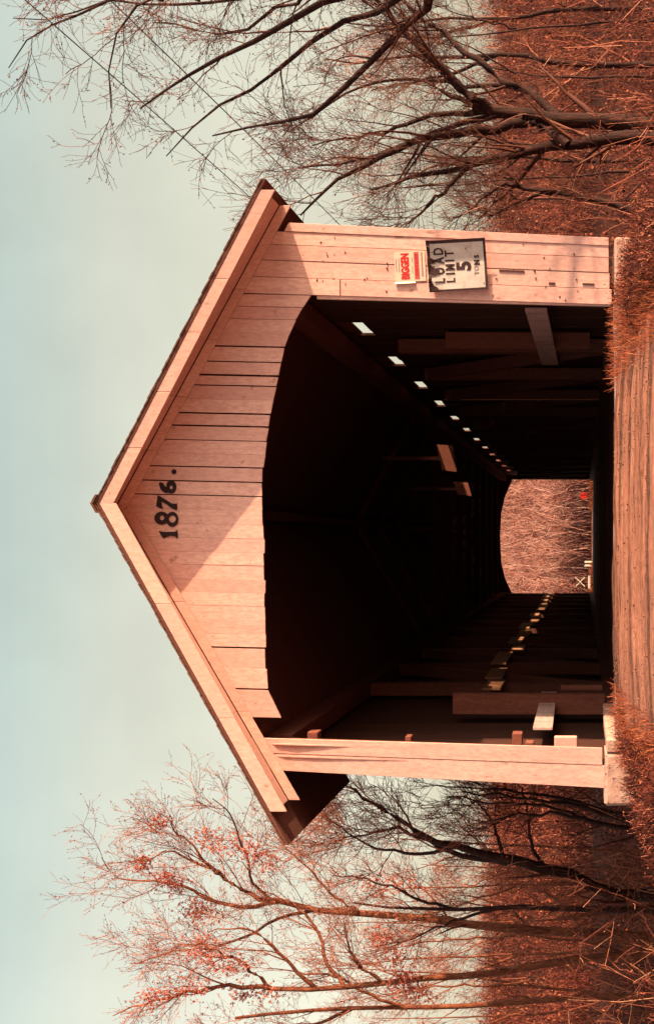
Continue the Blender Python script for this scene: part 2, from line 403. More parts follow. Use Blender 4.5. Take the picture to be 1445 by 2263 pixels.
for i, (ya, yb) in enumerate(zip(joints[:-1], joints[1:])):
    u1 = 2263 - ya - gap.get(ya, .3) * .45; u0 = 2263 - yb + gap.get(yb, .3) * .45
    y = YW + random.uniform(-.0025, .0025)
    vb0 = interp(arch, u0); vb1 = interp(arch, u1)
    jag = random.uniform(-2, 2) if 2263 - ya < 1290 else 0
    lean = .022
    top0 = clip_top(u0 + 6, y); top1 = clip_top(u1 + 6, y)
    k = 560
    d0 = -(vb0 - k) * lean; d1 = -(vb1 - k) * lean
    b0 = P(u0 + d0, vb0 + jag, y); b1 = P(u1 + d1, vb1 + jag + random.uniform(-1, 1), y)
    vt0 = V0 - (top0 - EYE) * F / y; vt1 = V0 - (top1 - EYE) * F / y
    t0 = P(u0 - (vt0 - k) * lean, vt0, y); t1 = P(u1 - (vt1 - k) * lean, vt1, y)
    t0.z = roofz(t0.x) - T - .055; t1.z = roofz(t1.x) - T - .055
    if t0.z - b0.z < .05 and t1.z - b1.z < .05: continue
    slab('gable_board', [b0, b1, t1, t0], (0, .026, 0), M['paint'], BR, .0012)
# arch batten behind the board ends
for (a, va), (b, vb) in zip(arch[1:-3], arch[2:-2]):
    slab('arch_batten', [P(a, va - 14, YW + .034), P(b, vb - 14, YW + .034), P(b, vb - 40, YW + .034), P(a, va - 40, YW + .034)], (0, .06, 0), M['timber'], BR)

# right portal post: boards leaning with the frame, a lap joint near the top, a narrow corner trim
def leanu(u, v, l): return u - (v - 640) * l
def vboard(name, uL, uR, lL, lR, vt, vb, y, d=.026, mat='paint', bev=.003, vtR=None, vbR=None):
    if vt is None:
        tops = []
        for u_ in (uL, uR):
            v_ = 640
            for _ in range(4):
                x_ = (leanu(u_, v_, lL) - U0) * y / F
                v_ = V0 - (roofz(x_) - T - .055 - EYE) * F / y
            tops.append(v_)
        vt, vtR = tops
    vtR = vt if vtR is None else vtR; vbR = vb if vbR is None else vbR
    q = [P(leanu(uL, vb, lL), vb, y), P(leanu(uR, vbR, lR), vbR, y), P(leanu(uR, vtR, lR), vtR, y), P(leanu(uL, vt, lL), vt, y)]
    return slab(name, q, (0, d, 0), M[mat], BR, bev)
vboard('portal_board', 1752, 1771, .045, .047, 628, 1344, YW - .012, .05, vtR=638)     # corner trim
for (a, b, la, lb) in ((1722, 1750.5, .040, .043), (1687.5, 1721, .038, .040)):
    vboard('portal_board', a, b, la, lb, None, 1344, YW + random.uniform(-.003, .003))
vboard('portal_board', 1650, 1686, .036, .038, None, 1346, YW + .002)
vboard('portal_board', 1613, 1649, .0325, .036, 753, 1351, YW - .002)
vboard('portal_board', 1613, 1649, .0325, .036, None, 751, YW - .006)
vboard('portal_board', 1604, 1611.8, .0255, .0265, 700, 1349, YW + .012, .04)           # inner edge trim
for (u, v0_, v1_, w_) in ((1684, 1102, 1158, 3.5), (1752, 872, 892, 7), (1662, 1286, 1312, 3), (1660, 1212, 1226, 4)):   # dark open knots and splits
    q = [P(leanu(u - w_ / 2, v1_, .04), v1_, YW - .009), P(leanu(u + w_ / 2, v1_, .04), v1_, YW - .009), P(leanu(u + w_ / 2, v0_, .04), v0_, YW - .009), P(leanu(u - w_ / 2, v0_, .04), v0_, YW - .009)]
    slab('wood_split', q, (0, .012, 0), M['nail'], BR)
for i in range(34):                                       # nail heads, rust stained
    u = random.uniform(1622, 1745); v = random.choice([random.uniform(1085, 1290), random.uniform(700, 860)])
    c = P(leanu(u, v, .038), v, YW - .0085); s = random.uniform(.004, .008)
    slab('nail_head', [c + Vector((-s, 0, -s)), c + Vector((s, 0, -s)), c + Vector((s, 0, s * 1.3)), c + Vector((-s, 0, s))], (0, .011, 0), M['nail'], BR)
# left portal post: two wide boards
vboard('portal_board', 597, 630, .036, .029, 541, 1330, YW, vtR=524)
vboard('portal_board', 559, 596, .054, .036, 562, 1335, YW + .004, vtR=543)
for (uu, va, vb, pr) in ((617, 600, 792, .030), (590, 612, 900, .012)):  # proud strips added to cast long shadows down the post
    a0, a1 = P(leanu(uu, va, .033), va, YW), P(leanu(uu, vb, .033), vb, YW)
    m0 = a0.lerp(a1, .28)
    prism('shadow_strip', [a0 + Vector((0, .002, 0)), a1 + Vector((0, .002, 0)), m0 + Vector((0, -pr, 0)), a0.lerp(a1, .06) + Vector((0, -pr * .75, 0))], (.012, 0, 0), M['paint'], BR)
def post_core(uL, uR, lL, lR, vt, vb, y, d):
    q = [P(leanu(uL, vb, lL), vb, y), P(leanu(uR, vb, lR), vb, y), P(leanu(uR, vt, lR), vt, y), P(leanu(uL, vt, lL), vt, y)]
    return slab('portal_post', q, (0, d, 0), M['timber'], BR)
post_core(1618, 1760, .034, .044, 690, 1345, YW + .055, .22)
post_core(566, 626, .050, .0305, 560, 1330, YW + .032, .2)
# blocks and lath ends sticking out behind the left post, caught by the sun
for (u0, u1, v0_, v1_, y, d) in ((626, 655, 550, 580, 14.3, .3), (626, 645, 679, 702, 14.3, .2), (622, 636, 895, 908, 14.26, .15),
                                 (606, 642, 1131, 1153, 14.3, .2), (606, 622, 1160, 1178, 14.28, .2), (600, 634, 1224, 1274, 14.12, .12)):
    q = [P(u0, v1_, y), P(u1, v1_, y), P(u1, v0_, y), P(u0, v0_, y)]
    slab('nailing_block', q, (0, d, 0), M['paint' if v0_ > 1200 else 'timber'], BR, .006)
# side walls: vertical siding boards; on the right a row of window slots under the eaves
XR, XL = 2.80, -2.36
slots = [(17.25 + 3.12 * i - .70, 17.25 + 3.12 * i + .70) for i in range(12)]
slots = [(a + .08, b - .08) for a, b in slots]
y = 14.30; i = 0
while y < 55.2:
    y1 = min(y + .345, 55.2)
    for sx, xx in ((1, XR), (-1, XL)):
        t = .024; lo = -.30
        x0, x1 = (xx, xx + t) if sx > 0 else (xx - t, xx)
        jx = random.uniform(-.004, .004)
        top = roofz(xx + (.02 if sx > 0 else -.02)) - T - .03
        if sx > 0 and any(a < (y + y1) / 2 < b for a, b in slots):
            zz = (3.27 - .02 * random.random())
            box('siding_board', x0 + jx, x1 + jx, y + .004, y1 - .004, lo, zz, M['siding_shade'], BR)
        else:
            box('siding_board', x0 + jx, x1 + jx, y + .004, y1 - .004, lo, top, M['siding_shade'], BR)
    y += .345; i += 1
for a, b in slots:
    for ys in ((a - .36, a), (b, b + .36)): box('slot_jamb', XR + .027, XR + .05, *ys, 3.1, roofz(XR + .06) - T - .012, M['dark'], BR)
    box('slot_header', XR + .052, XR + .075, a - .3, b + .3, 3.47, roofz(XR + .06) - T - .01, M['dark'], BR)
# trusses: posts, braces and chords
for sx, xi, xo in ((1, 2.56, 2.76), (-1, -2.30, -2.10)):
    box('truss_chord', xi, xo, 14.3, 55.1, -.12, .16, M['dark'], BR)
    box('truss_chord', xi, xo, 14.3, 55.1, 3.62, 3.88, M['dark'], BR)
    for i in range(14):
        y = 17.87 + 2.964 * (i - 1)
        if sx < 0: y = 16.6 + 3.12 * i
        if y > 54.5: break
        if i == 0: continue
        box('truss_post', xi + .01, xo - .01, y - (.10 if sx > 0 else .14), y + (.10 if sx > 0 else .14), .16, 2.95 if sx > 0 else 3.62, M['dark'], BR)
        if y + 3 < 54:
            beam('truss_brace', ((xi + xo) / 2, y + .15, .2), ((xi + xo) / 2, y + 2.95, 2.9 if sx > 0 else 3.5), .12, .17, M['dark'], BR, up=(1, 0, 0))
yy = 18.6  # boards added along the left truss to catch sun from the slots
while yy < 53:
    zz = random.uniform(-.14, .10); ln_ = random.uniform(1.1, 2.3); box('sun_patch_board', -2.098, -2.07, yy, yy + ln_, 1.70 + zz, 1.96 + zz, M['sun_patch_board'], BR); yy += ln_ + random.uniform(.3, .9)
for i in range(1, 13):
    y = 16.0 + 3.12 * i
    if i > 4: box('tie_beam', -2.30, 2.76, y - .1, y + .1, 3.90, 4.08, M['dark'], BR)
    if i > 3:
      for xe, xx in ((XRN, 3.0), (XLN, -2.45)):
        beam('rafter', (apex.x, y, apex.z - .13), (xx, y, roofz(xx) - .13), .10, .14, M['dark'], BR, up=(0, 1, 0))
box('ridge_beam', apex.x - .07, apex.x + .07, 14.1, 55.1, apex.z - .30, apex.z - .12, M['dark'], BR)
# roof sheathing laths seen from inside
# guard rails inside the mouth, interior posts in front
def rail_board(x, y0, y1, z0a, z1a, z0b, z1b, t, mat):
    q = [Vector((x, y0, z0a)), Vector((x, y1, z0b)), Vector((x, y1, z1b)), Vector((x, y0, z1a))]
    slab('guard_rail', q, (t, 0, 0), M[mat], BR, .004)
rail_board(2.52, 14.3, 18.7, .85, 1.09, .80, 1.04, .035, 'rail')
rail_board(-2.08, 14.75, 18.3, .80, 1.02, .82, 1.03, -.035, 'rail')
# the two front posts that show in the mouth
q = [P(1492, 1302, 17.15), P(1528, 1302, 17.15), P(1529, 984, 17.15), P(1493, 984, 17.15)]
slab('interior_post', q, (0, .2, 0), M['timber'], BR)
q = [P(684, 1335, 17.0), P(727, 1335, 17.0), P(729, 1000, 17.0), P(685, 1000, 17.0)]
slab('interior_post', q, (0, .2, 0), M['timber'], BR)
box('interior_post', -1.96, -1.90, 17.4, 17.5, .2, .75, M['timber'], BR)
for (y_, xa, xb) in ((23.92, 1.28, 1.78), (27.05, .95, 1.25)):  # planks on laths, added to catch slot sun as bright slivers
    xm = (xa + xb) / 2
    slab('sliver_plank_hanger', [Vector((xm - .03, y_ + .032, 3.0)), Vector((xm + .03, y_ + .032, 3.0)), Vector((xm + .03, y_ + .032, 4.1)), Vector((xm - .03, y_ + .032, 4.1))], (0, .02, 0), M['dark'], BR)
    slab('sun_sliver_plank', [Vector((xa, y_, 2.74)), Vector((xb - .02, y_, 2.82)), Vector((xb, y_, 3.12)), Vector((xa + .03, y_, 3.02))], (0, .03, 0), M['timber'], BR)
# floor planks and threshold timbers
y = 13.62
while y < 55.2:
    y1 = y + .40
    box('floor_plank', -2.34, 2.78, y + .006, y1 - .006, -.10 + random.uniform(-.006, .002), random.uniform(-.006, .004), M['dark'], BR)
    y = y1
for (ya, za, zb, d) in ((13.30, .095, .122, .17), (13.49, .128, .150, .12)):
    pts_ = np.linspace(-1.95, 2.45, 12); hz = za + (zb - za) * .5 + .008 * np.sin(pts_ * 2.3 + ya * 9)
    poly = [Vector((-1.95, ya, -.25)), Vector((2.45, ya, -.25))] + [Vector((x, ya, z)) for x, z in zip(pts_[::-1], hz[::-1])]
    prism('threshold_timber', poly, (0, d, 0), M['rail'], BR)
# far portal
def farp(u, v): return P(u, v, 55.2)
farch = [(951, 1131), (985, 1115), (1020, 1107), (1077, 1104.5), (1086.2, 1104.6), (1130, 1107), (1165, 1115), (1203, 1131)]
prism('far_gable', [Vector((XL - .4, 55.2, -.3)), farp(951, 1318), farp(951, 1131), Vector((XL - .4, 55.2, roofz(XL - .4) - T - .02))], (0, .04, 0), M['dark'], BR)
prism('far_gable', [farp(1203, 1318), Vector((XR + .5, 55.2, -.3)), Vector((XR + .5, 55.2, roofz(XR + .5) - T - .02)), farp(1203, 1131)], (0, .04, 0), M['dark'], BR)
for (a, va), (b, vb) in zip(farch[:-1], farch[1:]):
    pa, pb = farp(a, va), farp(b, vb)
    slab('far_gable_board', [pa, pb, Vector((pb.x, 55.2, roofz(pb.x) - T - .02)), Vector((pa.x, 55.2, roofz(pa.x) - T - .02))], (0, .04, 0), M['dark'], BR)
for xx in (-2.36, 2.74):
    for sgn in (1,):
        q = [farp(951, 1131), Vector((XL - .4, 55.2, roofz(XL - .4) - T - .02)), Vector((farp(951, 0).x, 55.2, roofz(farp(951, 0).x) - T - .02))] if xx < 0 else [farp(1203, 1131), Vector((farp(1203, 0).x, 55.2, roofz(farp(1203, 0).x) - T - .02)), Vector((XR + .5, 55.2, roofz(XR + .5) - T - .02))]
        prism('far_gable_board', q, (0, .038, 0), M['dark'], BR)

# the date, cut from thin black sheet, in photo shapes
def cpt(cx, cy): return P(2263 - (1020 + cy / 11.91), 320 + cx / 11.91, YW - .0125)
def poly_digit(name, pts, dy=0):
    prism(name, [cpt(*p) + Vector((0, -dy, 0)) for p in pts], (0, .006, 0), M['digit'], BR)
def smooth(pts, it=2):
    for _ in range(it):
        q = []
        for a, b in zip(pts, pts[1:] + pts[:1]):
            q += [(a[0] * .75 + b[0] * .25, a[1] * .75 + b[1] * .25), (a[0] * .25 + b[0] * .75, a[1] * .25 + b[1] * .75)]
        pts = q
    return pts
def ring_bm(bm, c, ro, ch, ri, dy, n=28):
    o = []
    for kk in range(n):
        t = 2 * math.pi * kk / n
        a = cpt(c[0] + ro[0] * math.cos(t), c[1] + ro[1] * math.sin(t)); b = cpt(ch[0] + ri[0] * math.cos(t), ch[1] + ri[1] * math.sin(t))
        a.y -= dy; b.y -= dy
        o.append((bm.verts.new(a), bm.verts.new(b), bm.verts.new(a + Vector((0, .006, 0))), bm.verts.new(b + Vector((0, .006, 0)))))
    for kk in range(n):
        a, b = o[kk], o[(kk + 1) % n]
        bm.faces.new((a[0], b[0], b[1], a[1])); bm.faces.new((a[2], a[3], b[3], b[2]))
        bm.faces.new((a[0], a[2], b[2], b[0])); bm.faces.new((a[1], b[1], b[3], a[3]))
def ring_digit(name, rings, extra=None):
    bm = bmesh.new()
    for j, r in enumerate(rings): ring_bm(bm, *r, dy=.0012 * j)
    if extra:
        pts = [cpt(*p) + Vector((0, -.0024, 0)) for p in extra]
        a = [bm.verts.new(p) for p in pts]; b = [bm.verts.new(p + Vector((0, .006, 0))) for p in pts]
        bm.faces.new(a); bm.faces.new(b[::-1])
        for i in range(len(a)): bm.faces.new((a[i], b[i], b[(i + 1) % len(a)], a[(i + 1) % len(a)]))
        bm.normal_update(); bmesh.ops.triangulate(bm, faces=[f for f in bm.faces if len(f.verts) > 4])
    bmesh.ops.recalc_face_normals(bm, faces=bm.faces)
    me = bpy.data.meshes.new(name); bm.to_mesh(me); bm.free(); link(name, me, M['digit'], BR)
poly_digit('date_digit', [(370, 1825), (500, 1852), (800, 1848), (852, 1800), (868, 1920), (858, 2035), (810, 1975), (700, 1950), (560, 1985), (505, 2030), (440, 1960)])
ring_digit('date_digit', [((445, 1490), (190, 172), (455, 1482), (58, 62)), ((725, 1520), (160, 198), (728, 1512), (92, 94))])
poly_digit('date_digit', [(340, 880), (430, 930), (560, 1010), (700, 1100), (800, 1110), (850, 1100), (855, 1280), (780, 1265), (680, 1210), (580, 1130), (440, 1050), (450, 1140), (480, 1250), (390, 1225), (300, 1170), (330, 1000)])
ring_digit('date_digit', [((700, 668), (132, 178), (698, 680), (40, 50))], smooth([(370, 550), (480, 555), (530, 650), (600, 700), (640, 740), (600, 845), (520, 820), (440, 760), (400, 680)], 1))
ring_digit('date_period', [((770, 270), (64, 66), (770, 270), (2, 2))])

# ------------------------------------------------------------------ concrete footings
fR = thing('concrete_footing', P(1675, 1420, 13.9), 'low weathered concrete block under the right portal post with the load sign', 'footing')
slab('block', [P(1604, 1428, 13.86), P(1739, 1424, 13.86), P(1740, 1357, 13.86), P(1608, 1357, 13.86)], (0, .9, 0), M['concrete'], fR, .025)
fL = thing('concrete_footing', P(540, 1420, 13.7), 'pale spotted concrete block and kerb wall under the left portal post', 'footing')
slab('block', [P(483, 1432, 13.7), P(596, 1432, 13.7), P(597, 1337, 13.7), P(481, 1334, 13.7)], (0, .75, 0), M['concrete'], fL, .03)
q = [Vector((-2.30, 13.9, -.5)), Vector((-2.17, 13.72, -.5)), Vector((-2.17, 13.72, .205)), Vector((-2.30, 13.9, .225))]
slab('kerb_wall', [Vector((-2.206, 13.55, -.6)), Vector((-2.16, 13.55, -.6)), Vector((-2.16, 13.55, -.08)), Vector((-2.206, 13.55, -.08))], (0, .14, 0), M['concrete'], fL, .01)
for a, b, z in ((13.71, 15.6, .215), (15.72, 16.1, .21), (16.25, 16.8, .205)):
    box('kerb_block', -2.20, -2.06, a, b, -.35, z, M['concrete'], fL, .012)

# ------------------------------------------------------------------ signs on the right post
def text_mesh(name, body, size, off=0.0, extr=.001, sx=1.0):
    cu = bpy.data.curves.new(name, 'FONT'); cu.body = body; cu.size = size; cu.offset = off; cu.extrude = extr
    cu.align_x = 'CENTER'; cu.align_y = 'CENTER'; cu.resolution_u = 3
    o = bpy.data.objects.new(name, cu); col.objects.link(o)
    dg = bpy.context.evaluated_depsgraph_get(); dg.update()
    me = bpy.data.meshes.new_from_object(o.evaluated_get(dg))
    bpy.data.objects.remove(o); bpy.data.curves.remove(cu)
    for v_ in me.vertices: v_.co.x *= sx
    return me
SROT = Matrix.Rotation(-.058, 4, 'Y')
SG = thing('load_limit_sign', P(1675.5, 1010, YW - .055), 'battered white LOAD LIMIT 5 TONS sign with dark border and torn top edge', 'road sign')
SW, SH = .530, .625
def bend(x, z):
    y = 0
    if x > .06: y -= (x - .06) * .36
    t = max(0, (z - SH * .5 + .13) / .13)
    y -= .018 * t * t * (1 + math.sin(x * 31))
    return y
def sheet(name, x0, x1, z0, z1, yoff, th, mat, parent, nx=14, nz=14, edge=None):
    bm = bmesh.new(); g = []
    for j in range(nz + 1):
        row = []
        for i in range(nx + 1):
            x = x0 + (x1 - x0) * i / nx; z = z0 + (z1 - z0) * j / nz
            if edge and j == nz: z += edge(x)
            row.append((bm.verts.new((x, bend(x, z) + yoff, z)), bm.verts.new((x, bend(x, z) + yoff + th, z))))
        g.append(row)
    for j in range(nz):
        for i in range(nx):
            a, b, c, d = g[j][i], g[j][i + 1], g[j + 1][i + 1], g[j + 1][i]
            bm.faces.new((a[0], b[0], c[0], d[0])); bm.faces.new((a[1], d[1], c[1], b[1]))
    def rim(a, b): bm.faces.new((a[0], a[1], b[1], b[0]))
    for i in range(nx): rim(g[0][i], g[0][i + 1]); rim(g[nz][i], g[nz][i + 1])
    for j in range(nz): rim(g[j][0], g[j + 1][0]); rim(g[j][nx], g[j + 1][nx])
    bmesh.ops.recalc_face_normals(bm, faces=bm.faces)
    me = bpy.data.meshes.new(name); bm.to_mesh(me); bm.free()
    me.transform(SROT)
    o = bpy.data.objects.new(name, me); col.objects.link(o); me.materials.append(mat); o.parent = parent
    return o
h2, w2 = SH / 2, SW / 2
sheet('plate', -w2, w2, -h2, h2, 0, .004, M['sign'], SG, edge=lambda x: .006 * math.sin(x * 40) * (x < .1))
for (a, b, c, d) in ((-w2, w2, h2 - .034, h2 - .002), (-w2, w2, -h2, -h2 + .026), (-w2, -w2 + .022, -h2 + .026, h2 - .034), (w2 - .032, w2, -h2 + .026, h2 - .034)):
    sheet('border', a, b, c, d, -.0025, .0015, M['ink'], SG)
def sign_text(body, size, x, z, off, sx, mat='ink', name='lettering', rot=0):
    me = text_mesh(name, body, size, off, .0008, sx)
    me.transform(Matrix.Rotation(math.radians(90), 4, 'X'))
    if rot: me.transform(Matrix.Rotation(rot, 4, 'Y'))
    for v_ in me.vertices:
        xx, zz = v_.co.x + x, v_.co.z + z
        v_.co = Vector((xx, v_.co.y + bend(xx, zz) - .0035, zz))
    me.transform(SROT)
    o = bpy.data.objects.new(name, me); col.objects.link(o); me.materials.clear(); me.materials.append(M[mat]); o.parent = SG
sign_text('L', .145, -.150, .185, .004, .7); sign_text('O', .145, -.045, .185, .006, .62); sign_text('A', .145, .065, .185, .006, .62); sign_text('D', .145, .155, .185, .004, .7)
sign_text('L', .130, -.150, .072, .003, .75); sign_text('I', .130, -.078, .072, .004, .8); sign_text('M', .130, -.010, .072, .006, .7)
sign_text('I', .130, .060, .072, .004, .8); sign_text('T', .130, .130, .072, .004, .75)
sign_text('5', .205, -.005, -.075, .009, 1.0)
sign_text('T', .068, -.085, -.205, .0015, .9, 'greyink'); sign_text('O', .068, -.035, -.205, .0015, .9, 'greyink')
sign_text('N', .075, .025, -.212, .005, .95); sign_text('S', .068, .085, -.212, .003, .9)
# torn and curled flaps of the sheet along the top edge
for (pts) in ([(-.262, .31), (-.255, .20), (-.225, .215), (-.19, .27), (-.10, .285), (-.10, .312)],
              [(-.11, .312), (-.09, .23), (-.07, .185), (-.035, .19), (-.02, .235), (.02, .285), (.03, .312)],
              [(.03, .312), (.035, .24), (.065, .215), (.09, .27), (.11, .312)]):
    pp = []
    for x, z in smooth(pts, 1):
        pp.append(SROT @ Vector((x, bend(x, z) - .005 - .02 * max(0, .30 - z), z)))
    o = prism('torn_flap', pp, (0, -.003, 0), M['ink'], None); o.parent = SG; o.location = (0, 0, 0)
for x, z in ((.0, .25), (.17, -.1), (-.2, -.27), (.15, .26)):
    c = SROT @ Vector((x, bend(x, z) - .006, z))
    o = slab('bolt', [c + Vector((-.006, 0, -.006)), c + Vector((.006, 0, -.006)), c + Vector((.006, 0, .006)), c + Vector((-.006, 0, .006))], (0, .055, 0), M['nail'], None, .002)
    o.parent = SG; o.location = (0, 0, 0)
# paper poster above it
PO = thing('poster', P(1675, 905, YW - .012), 'peeling paper poster printed BIGGEN in red, above the load limit sign', 'poster')
def pq(name, x0, x1, z0, z1, yo, th, mat, curl=0):
    q = [SROT @ Vector((x0, yo - curl, z0)), SROT @ Vector((x1, yo, z0)), SROT @ Vector((x1, yo, z1)), SROT @ Vector((x0, yo - curl, z1))]
    o = slab(name, q, (0, th, 0), M[mat], None); o.parent = PO; o.location = (0, 0, 0); return o
pq('paper', -.165, .155, -.165, .16, 0, .003, 'poster')
pq('paper_curl', -.185, -.166, -.05, .165, -.001, .002, 'white', .016)  # whiter than the sheet: lit highlight of the curl put in the colour
pq('print_line', -.055, .085, .138, .146, -.0015, .001, 'redink2'); pq('print_line', -.06, .09, .108, .118, -.0015, .001, 'greyink')
me = text_mesh('lettering', 'BIGGEN', .112, .006, .0008, .70)
me.transform(Matrix.Rotation(math.radians(90), 4, 'X')); me.transform(Matrix.Translation((0, -.002, .045))); me.transform(SROT)
o = bpy.data.objects.new('lettering', me); col.objects.link(o); me.materials.clear(); me.materials.append(M['redink']); o.parent = PO
pq('print_line', -.08, .0, -.033, -.024, -.0015, .001, 'greyink'); pq('print_line', .04, .09, -.033, -.024, -.0015, .001, 'greyink')
pq('print_band', -.145, .145, -.100, -.048, -.0015, .001, 'redink2')
for i in range(8): pq('print_line', -.10 + i * .03, -.085 + i * .03, -.088, -.060, -.003, .001, 'redink')
pq('print_line', -.12, .14, -.142, -.124, -.0015, .001, 'greyink')

# ------------------------------------------------------------------ things beyond the far end
YB = 60.0
xb = thing('barricade', P(977, 1309, YB), 'small white crossed barricade with a low bar left beyond the far opening', 'barricade')
c = P(977, 1281, YB)
beam('cross_board', c + Vector((-.22, 0, -.22)), c + Vector((.22, 0, .22)), .03, .085, M['white'], xb, up=(0, 1, 0)).location
beam('cross_board', c + Vector((.22, .032, -.22)), c + Vector((-.22, .032, .22)), .03, .085, M['white'], xb, up=(0, 1, 0))
for o in xb.children: pass
box('lower_bar', c.x - .29, c.x + .29, YB - .02, YB + .02, c.z - .47, c.z - .36, M['white'], xb)
box('post', c.x - .04, c.x + .04, YB + .05, YB + .11, -.1, c.z + .1, M['timber'], xb)
for y_, nm in ((1242, 'right'), (1250, 'left')):
    a = PI_(1308, y_, YB)
    o = thing('guard_post', a, 'short white guard post beside the far road, the %s one of a pair' % nm, 'guard post', 'white guard posts at the far end')
    box('post', a.x - .045, a.x + .045, YB - .045, YB + .045, a.z - .2, EYE + (V0 - 1292) * YB / F, M['white'], o, .01)
    box('cap', a.x - .05, a.x + .05, YB - .05, YB + .05, EYE + (V0 - 1292) * YB / F, EYE + (V0 - 1291) * YB / F, M['white'], o, .004)
rd = thing('road_reflector', P(1167, 1309, YB), 'round red reflector disc on a stake at the right of the far road', 'reflector')
bm = bmesh.new(); cc = P(1167, 1289, YB)
bmesh.ops.create_cone(bm, cap_ends=True, segments=20, radius1=.17, radius2=.15, depth=.04, matrix=Matrix.Translation(cc) @ Matrix.Rotation(math.radians(90), 4, 'X'))
me = bpy.data.meshes.new('disc'); bm.to_mesh(me); bm.free(); link('disc', me, M['red'], rd)
box('stake', cc.x - .025, cc.x + .025, YB + .03, YB + .08, -.2, cc.z + .05, M['timber'], rd)
gp = thing('marker_post', P(1209, 1312, 56.0), 'thin white marker stake at the lower right corner of the far opening', 'marker post')
a = P(1206, 1312, 54.4)
box('post', a.x - .05, a.x + .05, 54.35, 54.45, 0, .22, M['white'], gp); box('cap', a.x - .06, a.x + .06, 54.34, 54.46, .22, .26, M['white'], gp)

# ------------------------------------------------------------------ wires
def tubes(Pt, R, s, cap=False):
    Nn, n, _ = Pt.shape
    T_ = np.gradient(Pt, axis=1); T_ /= np.linalg.norm(T_, axis=2, keepdims=True) + 1e-9
    ref = np.where(np.abs(T_[..., 2:3]) > .8, np.array([1.0, .2, 0]), np.array([0, .15, 1.0]))
    A = np.cross(T_, ref); A /= np.linalg.norm(A, axis=2, keepdims=True) + 1e-9
    B = np.cross(T_, A)
    ang = np.arange(s) * 2 * np.pi / s
    ring = Pt[:, :, None, :] + R[:, :, None, None] * (np.cos(ang)[None, None, :, None] * A[:, :, None, :] + np.sin(ang)[None, None, :, None] * B[:, :, None, :])
    V = ring.reshape(-1, 3)
    idx = np.arange(Nn * n * s).reshape(Nn, n, s)
    a = idx[:, :-1, :]; b = np.roll(a, -1, axis=2); d = idx[:, 1:, :]; c = np.roll(d, -1, axis=2)
    Q = np.stack([a, b, c, d], -1).reshape(-1, 4)
    return V, Q
def tubemesh(name, parts, mat, parent=None, smooth=True):
    Vs, Qs, o = [], [], 0
    for V, Q in parts:
        Vs.append(V); Qs.append(Q + o); o += len(V)
    return link(name, npmesh(name, np.concatenate(Vs), np.concatenate(Qs), smooth), mat, parent)
def wire(name, xw, za, zb, ya, yb, label):
    t = np.linspace(0, 1, 60); Y = -10 + 150 * t
    z = za + (zb - za) * (Y - ya) / (yb - ya) + .00045 * (Y - ya) * (Y - yb)
    Pt = np.stack([np.full(60, xw), Y, z], -1)[None]
    tag(tubemesh(name, [tubes(Pt, np.full((1, 60), .011), 5)], M['wire']), label, 'wire', 'overhead utility wires')
wire('utility_wire', 8.0, 8.67, 8.15, 19.4, 30.6, 'thin grey utility wire running down to the right roof edge, the upper of two')
wire('utility_wire', 8.0, 7.37, 6.87, 20.1, 27.9, 'thin grey utility wire among the right tree branches, the lower of two')

# ------------------------------------------------------------------ trees
def spline(pts, n):
    pts = np.asarray(pts, float); d = np.r_[0, np.cumsum(np.linalg.norm(np.diff(pts, axis=0), axis=1))]
    t = np.linspace(0, d[-1], n)
    p = np.concatenate([[2 * pts[0] - pts[1]], pts, [2 * pts[-1] - pts[-2]]])
    out = []
    for x in t:
        i = min(np.searchsorted(d, x, side='right') - 1, len(pts) - 2); u = (x - d[i]) / (d[i + 1] - d[i] + 1e-9)
        a, b, c, e = p[i], p[i + 1], p[i + 2], p[i + 3]
        out.append(.5 * ((2 * b) + (-a + c) * u + (2 * a - 5 * b + 4 * c - e) * u * u + (-a + 3 * b - 3 * c + e) * u ** 3))
    return np.array(out)
def limb(pix, Ya, Yb, r0, r1, n=16, wob=.04):
    k = len(pix); pts = [PI_(x, y, Ya + (Yb - Ya) * i / (k - 1)) for i, (x, y) in enumerate(pix)]
    p = spline([tuple(q) for q in pts], n)
    p[1:-1] += rng.normal(0, wob * .45, (n - 2, 3)) * np.array([1, 1, .7])
    return p, np.linspace(r0, r1, n)
